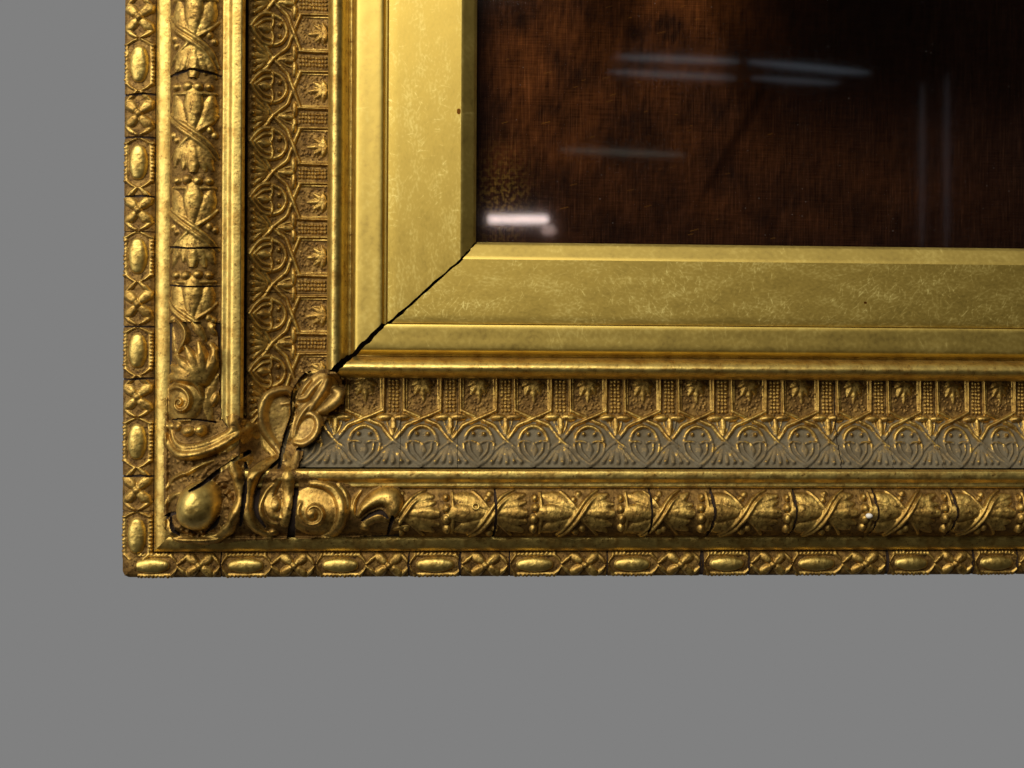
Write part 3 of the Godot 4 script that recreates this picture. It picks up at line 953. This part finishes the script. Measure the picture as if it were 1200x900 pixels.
func make_materials() -> void:
	var bump := tone(0.0, 1.0, 0.09, 5)
	var rough := tone(0.34, 0.62, 0.05, 8)
	M.cast_gold = gold(gilding(Color(0.82, 0.69, 0.37), Color(0.66, 0.52, 0.26), Color(0.32, 0.23, 0.12), 0.46, 0.34, 11), tone(0.36, 0.66, 0.05, 8), bump, 0.014, 0.92)
	M.rubbed_gold = gold(gilding(Color(0.86, 0.75, 0.42), Color(0.72, 0.59, 0.3), Color(0.38, 0.28, 0.14), 0.4, 0.27, 21), tone(0.34, 0.56, 0.05, 9), bump, 0.008, 0.95)
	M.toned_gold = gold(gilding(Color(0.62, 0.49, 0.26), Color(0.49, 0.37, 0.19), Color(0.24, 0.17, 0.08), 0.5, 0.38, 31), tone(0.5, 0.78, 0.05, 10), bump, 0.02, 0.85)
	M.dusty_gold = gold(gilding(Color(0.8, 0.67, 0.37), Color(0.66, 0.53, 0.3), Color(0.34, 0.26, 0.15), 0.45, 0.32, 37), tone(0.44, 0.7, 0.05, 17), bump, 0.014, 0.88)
	M.fillet_gold = gold(gilding(Color(0.86, 0.75, 0.42), Color(0.73, 0.59, 0.3), Color(0.38, 0.27, 0.13), 0.38, 0.27, 41), tone(0.34, 0.54, 0.04, 12), bump, 0.008, 0.95)
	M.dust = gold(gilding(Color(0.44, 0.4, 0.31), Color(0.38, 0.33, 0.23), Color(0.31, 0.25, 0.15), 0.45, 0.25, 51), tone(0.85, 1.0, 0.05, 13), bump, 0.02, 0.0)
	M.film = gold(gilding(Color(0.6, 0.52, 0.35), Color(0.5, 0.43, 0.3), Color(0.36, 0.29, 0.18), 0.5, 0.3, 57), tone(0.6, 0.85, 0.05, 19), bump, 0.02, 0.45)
	M.wood = gold(gilding(Color(0.2, 0.14, 0.09), Color(0.16, 0.1, 0.06), Color(0.08, 0.05, 0.03), 0.4, 0.3, 61), tone(0.8, 1.0, 0.05, 14), bump, 0.01, 0.0)
	var s := streaks(2048, 512, Color(0.79, 0.68, 0.34), Color(0.98, 0.92, 0.59), Color(0.68, 0.58, 0.27), 12000, 3)
	M.slip_gold = flat_gold(s)
	var t := streaks(2048, 256, Color(0.82, 0.71, 0.37), Color(0.93, 0.85, 0.51), Color(0.68, 0.56, 0.3), 700, 4)
	M.band_gold = flat_gold(t)


func painting_texture() -> ImageTexture:
	var w := 1024
	var h := 512
	var n := FastNoiseLite.new()
	n.seed = 6
	n.frequency = 0.02
	n.fractal_octaves = 5
	var im := PackedByteArray()
	im.resize(w * h * 3)
	rng.seed = 15
	var soft := func(x: float, y: float, cx: float, cy: float, rx: float, ry: float) -> float:
		return exp(-pow((x - cx) / rx, 2.0) - pow((y - cy) / ry, 2.0))
	for j in h:
		for i in w:
			# the same coordinates as the drawing of the frame: x to the right, y up from the slip
			var x := i * 900.0 / w
			var y := (h - j) * 450.0 / h
			var drag := n.get_noise_2d(x * 9.0, y * 0.9)
			var thread := n.get_noise_2d(x * 45.0, y * 0.7 + 99.0)
			var weft := n.get_noise_2d(x * 0.9 + 50.0, y * 40.0)
			var broad := n.get_noise_2d(x * 0.5, y * 0.5 + 300.0)
			var brush := n.get_noise_2d(x * 4.0 - y * 1.4, y * 1.2 + x * 0.3 + 700.0)
			var warm: float = 0.6 * soft.call(x, y, 70.0, 230.0, 90.0, 170.0) + 0.95 * soft.call(x, y, 250.0, 330.0, 110.0, 110.0) + 0.2 * soft.call(x, y, 230.0, 120.0, 130.0, 130.0) + 0.16 * soft.call(x, y, 420.0, 80.0, 190.0, 90.0)
			warm *= clampf(0.8 + 0.3 * drag + 0.32 * brush + 1.1 * broad, 0.1, 2.0)
			warm *= smoothstep(2.0, 34.0, x + 10.0 * broad)  # shadow of the slip, painted dark along the left edge
			var ochre: float = soft.call(x, y, 38.0, 62.0, 26.0, 46.0) * smoothstep(-0.1, 0.5, n.get_noise_2d(x * 7.0, y * 7.0 + 31.0) + 0.1)
			var dark: float = soft.call(x, y, 480.0, 330.0, 170.0, 160.0)
			var fold := absf((x - 300.0) - (y - 100.0) * 0.56)
			var line: float = exp(-pow(fold / 7.0, 2.0)) * smoothstep(40.0, 90.0, y) * smoothstep(260.0, 200.0, y)
			var c := Vector3(0.021, 0.009, 0.0055)
			c += Vector3(0.13, 0.038, 0.007) * warm
			c += Vector3(0.14, 0.085, 0.015) * ochre
			c *= 1.0 + 0.75 * thread + 0.55 * weft + 0.2 * brush
			c += Vector3(0.03, 0.014, 0.006) * maxf(0.0, thread - 0.28) * 2.2 * (1.0 - dark * 0.6)
			c *= 1.0 - 0.55 * dark
			var figure := smoothstep(300.0, 332.0, x + 30.0 * broad + (y - 220.0) * 0.25) * smoothstep(110.0, 230.0, y + 40.0 * broad)
			var shoulder := smoothstep(26.0, -8.0, absf(x - 175.0 - (y - 300.0) * 0.2) - 26.0) * smoothstep(170.0, 300.0, y)
			c *= (1.0 - 0.6 * figure) * (1.0 - 0.6 * shoulder)
			c *= 1.0 - 0.5 * line
			c = c.max(Vector3.ZERO) * 0.72
			var col := Color(c.x, c.y, c.z).linear_to_srgb()
			var k := (j * w + i) * 3
			im[k] = int(clampf(col.r, 0, 1) * 255.0)
			im[k + 1] = int(clampf(col.g, 0, 1) * 255.0)
			im[k + 2] = int(clampf(col.b, 0, 1) * 255.0)
	# lint on the varnish
	for k in 90:
		var at := (rng.randi_range(4, h - 4) * w + rng.randi_range(30, w - 4)) * 3
		var v := rng.randi_range(70, 170)
		for c in 3:
			im[at + c] = v
	# scraped dabs of light paint
	for k in 60:
		var x := rng.randf_range(20, 420)
		var y := rng.randf_range(20, h - 20)
		var g := rng.randf_range(0.2, 0.7)
		for t in rng.randi_range(4, 12):
			var at := (int(y - t * 0.25) * w + int(x + t)) * 3
			im[at] = int(lerpf(im[at], 130.0, g))
			im[at + 1] = int(lerpf(im[at + 1], 88.0, g))
			im[at + 2] = int(lerpf(im[at + 2], 30.0, g))
	return ImageTexture.create_from_image(Image.create_from_data(w, h, false, Image.FORMAT_RGB8, im))


func box(called: String, size: Vector3, at: Vector3, mat: Material, parent: Node = self) -> MeshInstance3D:
	var b := BoxMesh.new()
	b.size = size
	return put_mesh(called, b, mat, parent, at)


func area(called: String, at: Vector3, to: Vector3, size: Vector2, energy: float, c: Color) -> void:
	var l := AreaLight3D.new()
	l.name = called
	l.area_size = size
	l.light_energy = energy
	l.light_color = c
	l.area_range = 20.0
	l.area_attenuation = 2.0
	l.shadow_enabled = true
	l.look_at_from_position(at, to, Vector3.UP)
	add_child(l)


func light_panel(label: String, at: Vector3, to: Vector3, size: Vector2) -> void:
	# the fitting whose glowing face the area light stands for
	var t := thing("light_panel", label, "lamp")
	t.look_at_from_position(at, to, Vector3.UP)
	box("housing", Vector3(size.x + 0.06, size.y + 0.06, 0.06), Vector3(0, 0, 0.05), plain(Color(0.75, 0.75, 0.73), 0.5), t)
	box("lamp_diffuser", Vector3(size.x, size.y, 0.01), Vector3(0, 0, 0.012), glow(Color(1.0, 0.96, 0.88), 0.25), t)


func tube(called: String, label: String, a: Vector3, b: Vector3, r: float, c: Color, energy: float, group := "", taper := false) -> void:
	var t := thing(called, label, "lamp", group)
	var d := b - a
	t.position = (a + b) * 0.5
	var x := d.normalized()
	var z := x.cross(Vector3.UP if absf(x.y) < 0.8 else Vector3.LEFT).normalized()
	t.basis = Basis(x, z.cross(x), z)
	var m: PrimitiveMesh
	if taper:
		m = SphereMesh.new()
	else:
		m = CapsuleMesh.new()
		m.radial_segments = 24
	m.radius = r * (0.8 if taper else 1.0)
	m.height = d.length()
	var o := put_mesh("lamp_tube", m, glow(c, energy), t)
	o.rotation.z = PI / 2
	if taper:
		for k in (1 if r > 0.0145 else 0):
			var w := SphereMesh.new()
			w.radius = r * (1.25 + 0.5 * k)
			w.height = d.length() * (1.06 + 0.06 * k)
			var shade := put_mesh("lamp_reflector", w, glow(c, energy * (0.5 - 0.3 * k)), t, Vector3(0, 0, r * (2.4 + 2.0 * k)))
			shade.rotation.z = PI / 2
			shade.scale = Vector3(1, 1, 0.5)
		return
	box("batten", Vector3(d.length() * 1.02, 0.02, 0.03), Vector3(0, 0, r + 0.02), plain(Color(0.2, 0.2, 0.2), 0.6), t)


func _ready() -> void:
	# ---- camera, background, lamps, exposure
	var cam := Camera3D.new()
	cam.name = "camera"
	cam.fov = rad_to_deg(2.0 * atan(450.0 / 1290.0))
	cam.near = 0.02
	cam.far = 30.0
	cam.position = Vector3(0.15310, 0.08986, 0.54)
	cam.basis = Basis(Vector3.UP, deg_to_rad(-3.0)) * Basis(Vector3.BACK, deg_to_rad(0.3))
	add_child(cam)
	var env := Environment.new()
	env.background_mode = Environment.BG_COLOR
	env.background_color = Color(0.502, 0.502, 0.502)
	env.tonemap_mode = Environment.TONE_MAPPER_LINEAR
	env.tonemap_exposure = 1.0
	env.sdfgi_enabled = true
	env.ssao_enabled = true
	env.ssil_enabled = true
	var world := WorldEnvironment.new()
	world.name = "environment"
	world.environment = env
	add_child(world)
	var target := Vector3(0.2, 0.1, 0.03)
	var key := Vector3(-0.42, 1.3, 1.4)
	area("key_light", key, target, Vector2(1.8, 0.8), 3.2, Color(1.0, 0.975, 0.93))
	var side := Vector3(-1.5, 0.55, 1.2)
	area("side_light", side, target, Vector2(1.2, 1.6), 1.65, Color(1.0, 0.975, 0.94))
	wob.seed = 4
	wob.frequency = 0.02
	wob.fractal_octaves = 3
	make_materials()

	# ---- unseen dark room surfaces, added to block the grey background light
	box("unseen_floor", Vector3(7, 0.1, 6), Vector3(1.0, -1.15, 2.6), plain(Color(0.12, 0.1, 0.09), 0.8)).set_meta("kind", "structure")
	box("unseen_room_wall", Vector3(7, 4, 0.1), Vector3(1.5, 0.8, 4.7), plain(Color(0.09, 0.085, 0.08), 0.9)).set_meta("kind", "structure")
	box("unseen_side_wall", Vector3(0.1, 4, 5), Vector3(2.9, 0.8, 2.4), plain(Color(0.1, 0.09, 0.08), 0.9)).set_meta("kind", "structure")

	# ---- the frame
	var frame := thing("picture_frame", "ornate antique gilt picture frame corner with cracked cast ornament and dusty cove", "picture frame")
	var left := part("left_rail", frame)
	var bottom := part("bottom_rail", frame)
	var corner := part("corner_ornament", frame)
	for rail in [LEFT, BOTTOM]:
		var p := left if rail == LEFT else bottom
		sweep("moulding_core", rail, ["strip", "fillet"], M.wood, p, {"side": true, "sink": -0.8, "columns": 400})
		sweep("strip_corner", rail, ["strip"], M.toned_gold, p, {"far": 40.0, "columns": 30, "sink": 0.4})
		sweep("outer_fillet", rail, ["fillet"], M.fillet_gold, p, {"columns": 220, "steps": 16})
		sweep("moulding_core", rail, ["torus"], M.wood, p, {"sink": -0.5})
		sweep("inner_fillet", rail, ["cyma"], M.fillet_gold, p, {"columns": 220, "steps": 28})
		sweep("moulding_core", rail, ["cove"], M.wood, p, {"sink": -0.5})

	# edge strip
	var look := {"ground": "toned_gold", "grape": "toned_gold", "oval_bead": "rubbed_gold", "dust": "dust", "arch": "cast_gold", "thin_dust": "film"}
	var ovals_b := [33.8, 141.4, 250.9, 361.4, 479.0, 594.7, 708.3, 816.8, 932.4, 1037.6, 1143.0, 1248.0]
	var ovals_l := [812.0, 702.8, 593.1, 479.4, 370.7, 261.0, 155.2, 46.4]
	var tiles_b := [onto_rail(strip_tile(1, -28, 81, 27.5), BOTTOM, "strip", 32.0), onto_rail(strip_tile(2, -28, 81, -999.0), BOTTOM, "strip", 32.0), onto_rail(strip_tile(3, -28, 81, 80.0), BOTTOM, "strip", 32.0)]
	var first_b := onto_rail(strip_tile(4, -17, 80, -999.0), BOTTOM, "strip", 32.0)
	for k in ovals_b.size() - 1:
		var gap: float = ovals_b[k + 1] - ovals_b[k]
		lay(first_b if k == 0 else tiles_b[[0, 1, 2][k % 3] if k != 3 else 0], BOTTOM, ovals_b[k], gap / 110.2, look, bottom)
	var tiles_l := [onto_rail(strip_tile(5, -28, 81, 40.0), LEFT, "strip", 32.0), onto_rail(strip_tile(6, -28, 81, -999.0), LEFT, "strip", 32.0), onto_rail(strip_tile(7, -28, 81, 34.0), LEFT, "strip", 32.0)]
	var last_l := onto_rail(strip_tile(8, -28, 27, -999.0), LEFT, "strip", 32.0)
	for k in ovals_l.size():
		var gap: float = 1.0 if k == ovals_l.size() - 1 else (ovals_l[k] - ovals_l[k + 1]) / 110.2
		lay(last_l if k == ovals_l.size() - 1 else tiles_l[k % 3], LEFT, ovals_l[k], gap, look, left)

	# laurel garland
	var berries_b := [374.4, 475.9, 576.3, 669.5, 770.5, 862.2, 958.7, 1048.8, 1140.0, 1235.0]
	var bt := [torus_tile(1, [[66.0, 1.5, 1.6]]), torus_tile(2, []), torus_tile(3, [[47.0, 2.0, 1.5]]), torus_tile(4, [[21.5, 2.5, 1.9]]), torus_tile(14, [[20.0, 1.5, 1.6]]), torus_tile(15, [[22.0, 3.0, 1.4]])]
	var bm := []
	for t in bt:
		bm.append(onto_rail(t, BOTTOM, "torus", 60.0))
	var kinds := [0, 1, 2, 3, 4, 5, 3, 4, 1]
	for k in berries_b.size() - 1:
		lay(bm[kinds[k]], BOTTOM, berries_b[k] - 9.0, (berries_b[k + 1] - berries_b[k]) / 104.0, look, bottom)
	var berries_l := [879.0, 772.9, 666.2, 559.4, 452.7, 345.9]
	var lt := [torus_tile(5, []), torus_tile(6, [[99.0, -3.0, 1.5]]), torus_tile(7, [[81.0, 2.0, 1.1]]), torus_tile(8, [[20.0, 2.0, 0.9]], 0.0, 62.0)]
	var lm := []
	for t in lt:
		lm.append(onto_rail(t, LEFT, "torus", 60.0))
	lay(onto_rail(torus_tile(9, [], 58.0, 104.0), BOTTOM, "torus", 60.0), BOTTOM, 262.4, 1.0, look, bottom)
	kinds = [0, 0, 1, 0, 2, 3]
	for k in berries_l.size():
		var gap: float = 104.0 if k == berries_l.size() - 1 else berries_l[k] - berries_l[k + 1]
		lay(lm[kinds[k]], LEFT, berries_l[k] + 9.0, gap / 104.0, look, left)

	# cove
	var cove_b := [144.0, 209.0, 277.0, 345.2, 411.8, 476.8, 543.1, 608.7, 673.6, 737.8, 801.4, 867.3, 929.3, 989.6, 1048.0, 1106.0, 1164.0, 1222.0]
	var cove_l := [838.0, 772.0, 705.0, 637.8, 570.6, 504.3, 439.1, 373.9, 304.6, 237.4, 171.0]
	var cb := []
	var cl := []
	for k in 4:
		var t := cove_tile(20 + k)
		if k < 3:
			cl.append(onto_rail(t, LEFT, "cove", 104.0))
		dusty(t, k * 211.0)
		cb.append(onto_rail(t, BOTTOM, "cove", 104.0))
	for k in cove_b.size() - 1:
		lay(cb[(k * 3 + k / 4) % 4], BOTTOM, cove_b[k], (cove_b[k + 1] - cove_b[k]) / 65.0, look, bottom)
	for k in cove_l.size():
		var gap: float = 67.0 if k == cove_l.size() - 1 else cove_l[k] - cove_l[k + 1]
		lay(cl[(k * 2 + k / 3) % 3], LEFT, cove_l[k], gap / 65.0, look, left)

	var chip := SphereMesh.new()
	chip.radius = 4.2 * U
	chip.height = 6.4 * U
	chip.radial_segments = 9
	chip.rings = 5
	put_mesh("plaster_chip", chip, plain(Color(0.9, 0.88, 0.83), 0.9), bottom, Vector3(865.0, 73.5, 94.0) * U)
	var ring := TorusMesh.new()
	ring.inner_radius = 2.6 * U
	ring.outer_radius = 4.6 * U
	ring.rings = 20
	ring.ring_segments = 10
	var nail := put_mesh("nail_ring", ring, M.rubbed_gold, bottom, Vector3(408.0, 85.0, 94.5) * U)
	nail.rotation.x = 1.2
	corner_casting(corner)
	box("added_back_board", Vector3(1500, 980, 6) * U, Vector3(755, 493, 3) * U, M.wood, frame)  # unseen board added to stop light leaking in from behind

	# ---- the gilt liner inside it
	var liner := thing("gilt_liner", "plain matte gold inner liner with rounded bead, flat slip and open black mitre crack", "frame liner")
	for rail in [LEFT, BOTTOM]:
		var p := part("left_liner" if rail == LEFT else "bottom_liner", liner)
		var g := [8.5, 8.0] if rail == BOTTOM else [1.5, 1.0]
		sweep("bead_moulding", rail, ["bead", "quirk"], M.fillet_gold, p, {"columns": 220, "steps": 18, "gap": g, "wobble": 0.5})
		g = [8.0, 5.0] if rail == BOTTOM else [1.0, 0.6]
		sweep("flat_band", rail, ["band", "groove"], M.band_gold, p, {"columns": 220, "steps": 14, "gap": g, "wobble": 0.15})
		g = [5.0, 4.0] if rail == BOTTOM else [0.4, 0.2]
		sweep("flat_slip", rail, ["slip"], M.slip_gold, p, {"columns": 220, "steps": 14, "gap": g, "wobble": 0.08})
		sweep("sight_bevel", rail, ["bevel"], M.band_gold, p, {"columns": 160, "steps": 10, "gap": [3.0, 2.0] if rail == BOTTOM else [0.2, 0.1], "wobble": 0.06})

	# ---- the picture and its glass
	var pm := plain(Color.WHITE, 0.45)
	pm.metallic_specular = 0.0
	pm.albedo_texture = painting_texture()
	pm.uv1_scale = Vector3(3, 2, 1)
	pm.heightmap_enabled = true
	pm.heightmap_texture = tone(0.0, 1.0, 0.2, 71)
	pm.heightmap_scale = 0.01
	box("painting", Vector3(900, 450, 4) * U, Vector3(400 + 450, 384 + 225, 22) * U, pm)
	get_node("painting").set_meta("label", "dark brown oil painting with orange brushwork behind the glass")
	get_node("painting").set_meta("category", "painting")
	var gm := plain(Color(0.1, 0.1, 0.1, 0.01), 0.04)
	gm.transparency = BaseMaterial3D.TRANSPARENCY_ALPHA
	var pane := box("glass_pane", Vector3(900, 450, 4) * U, Vector3(401 + 450, 385 + 225, 33) * U, gm)
	pane.set_meta("label", "clear glass pane over the painting with streaks of reflected lamps")
	pane.set_meta("category", "glass pane")

	# ---- the lamps, and added glowing uprights, mirrored in the glass
	tube("short_lamp", "short bright tube lamp mirrored near the lower edge of the glass", Vector3(0.285, 0.76, 3.966), Vector3(0.532, 0.761, 3.957), 0.016, Color(1.0, 0.9, 0.87), 15.0)
	tube("faint_lamp", "small faint lamp just below the end of the bright tube in the glass", Vector3(0.505, 0.717, 3.964), Vector3(0.563, 0.717, 3.959), 0.02, Color(1.0, 0.85, 0.8), 3.0)
	var far_lamps := "far tube lamps mirrored as pale streaks in the glass"
	tube("far_lamp", "pale streak of a far tube lamp, upper of the pair nearer the slip", Vector3(0.641, 1.101, 2.861), Vector3(1.02, 1.077, 2.803), 0.0115, Color(0.85, 0.95, 1.0), 0.533, far_lamps, true)
	tube("far_lamp", "pale streak of a far tube lamp, lower of the pair nearer the slip", Vector3(0.621, 1.058, 2.873), Vector3(1.013, 1.029, 2.815), 0.0106, Color(0.85, 0.95, 1.0), 0.457, far_lamps, true)
	tube("far_lamp", "pale bluish streak in the dark part of the picture, upper of two", Vector3(1.035, 1.077, 2.801), Vector3(1.395, 1.024, 2.718), 0.0106, Color(0.8, 0.9, 1.0), 0.457, far_lamps, true)
	tube("far_lamp", "pale bluish streak in the dark part of the picture, lower and shorter of two", Vector3(1.048, 1.03, 2.808), Vector3(1.31, 1.0, 2.748), 0.0080, Color(0.8, 0.9, 1.0), 0.330, far_lamps, true)
	tube("far_lamp", "single greenish pale streak between the bright tube and the paired streaks", Vector3(0.514, 0.911, 3.325), Vector3(0.955, 0.887, 3.272), 0.0124, Color(0.9, 1.0, 0.9), 0.248, far_lamps, true)
	tube("added_upright_glow", "added glowing upright mirrored as the first faint streak in the dark part of the glass, nearer the slanting dark fold", Vector3(1.993, 1.295, 3.746), Vector3(2.039, 0.63, 3.844), 0.014, Color(0.8, 0.85, 1.0), 0.05, "", true)  # glowing bar added in place of a pale upright, not a lamp
	tube("added_upright_glow", "added glowing upright mirrored as the second faint streak in the dark part of the glass, farther from the slanting fold", Vector3(2.076, 1.32, 3.709), Vector3(2.126, 0.627, 3.811), 0.013, Color(0.85, 0.85, 1.0), 0.07, "", true)
	light_panel("wide light panel above and in front of the frame", key - (target - key).normalized() * 0.03, target, Vector2(1.8, 0.8))
	light_panel("tall light panel at the side of the frame", side - (target - side).normalized() * 0.03, target, Vector2(1.2, 1.6))
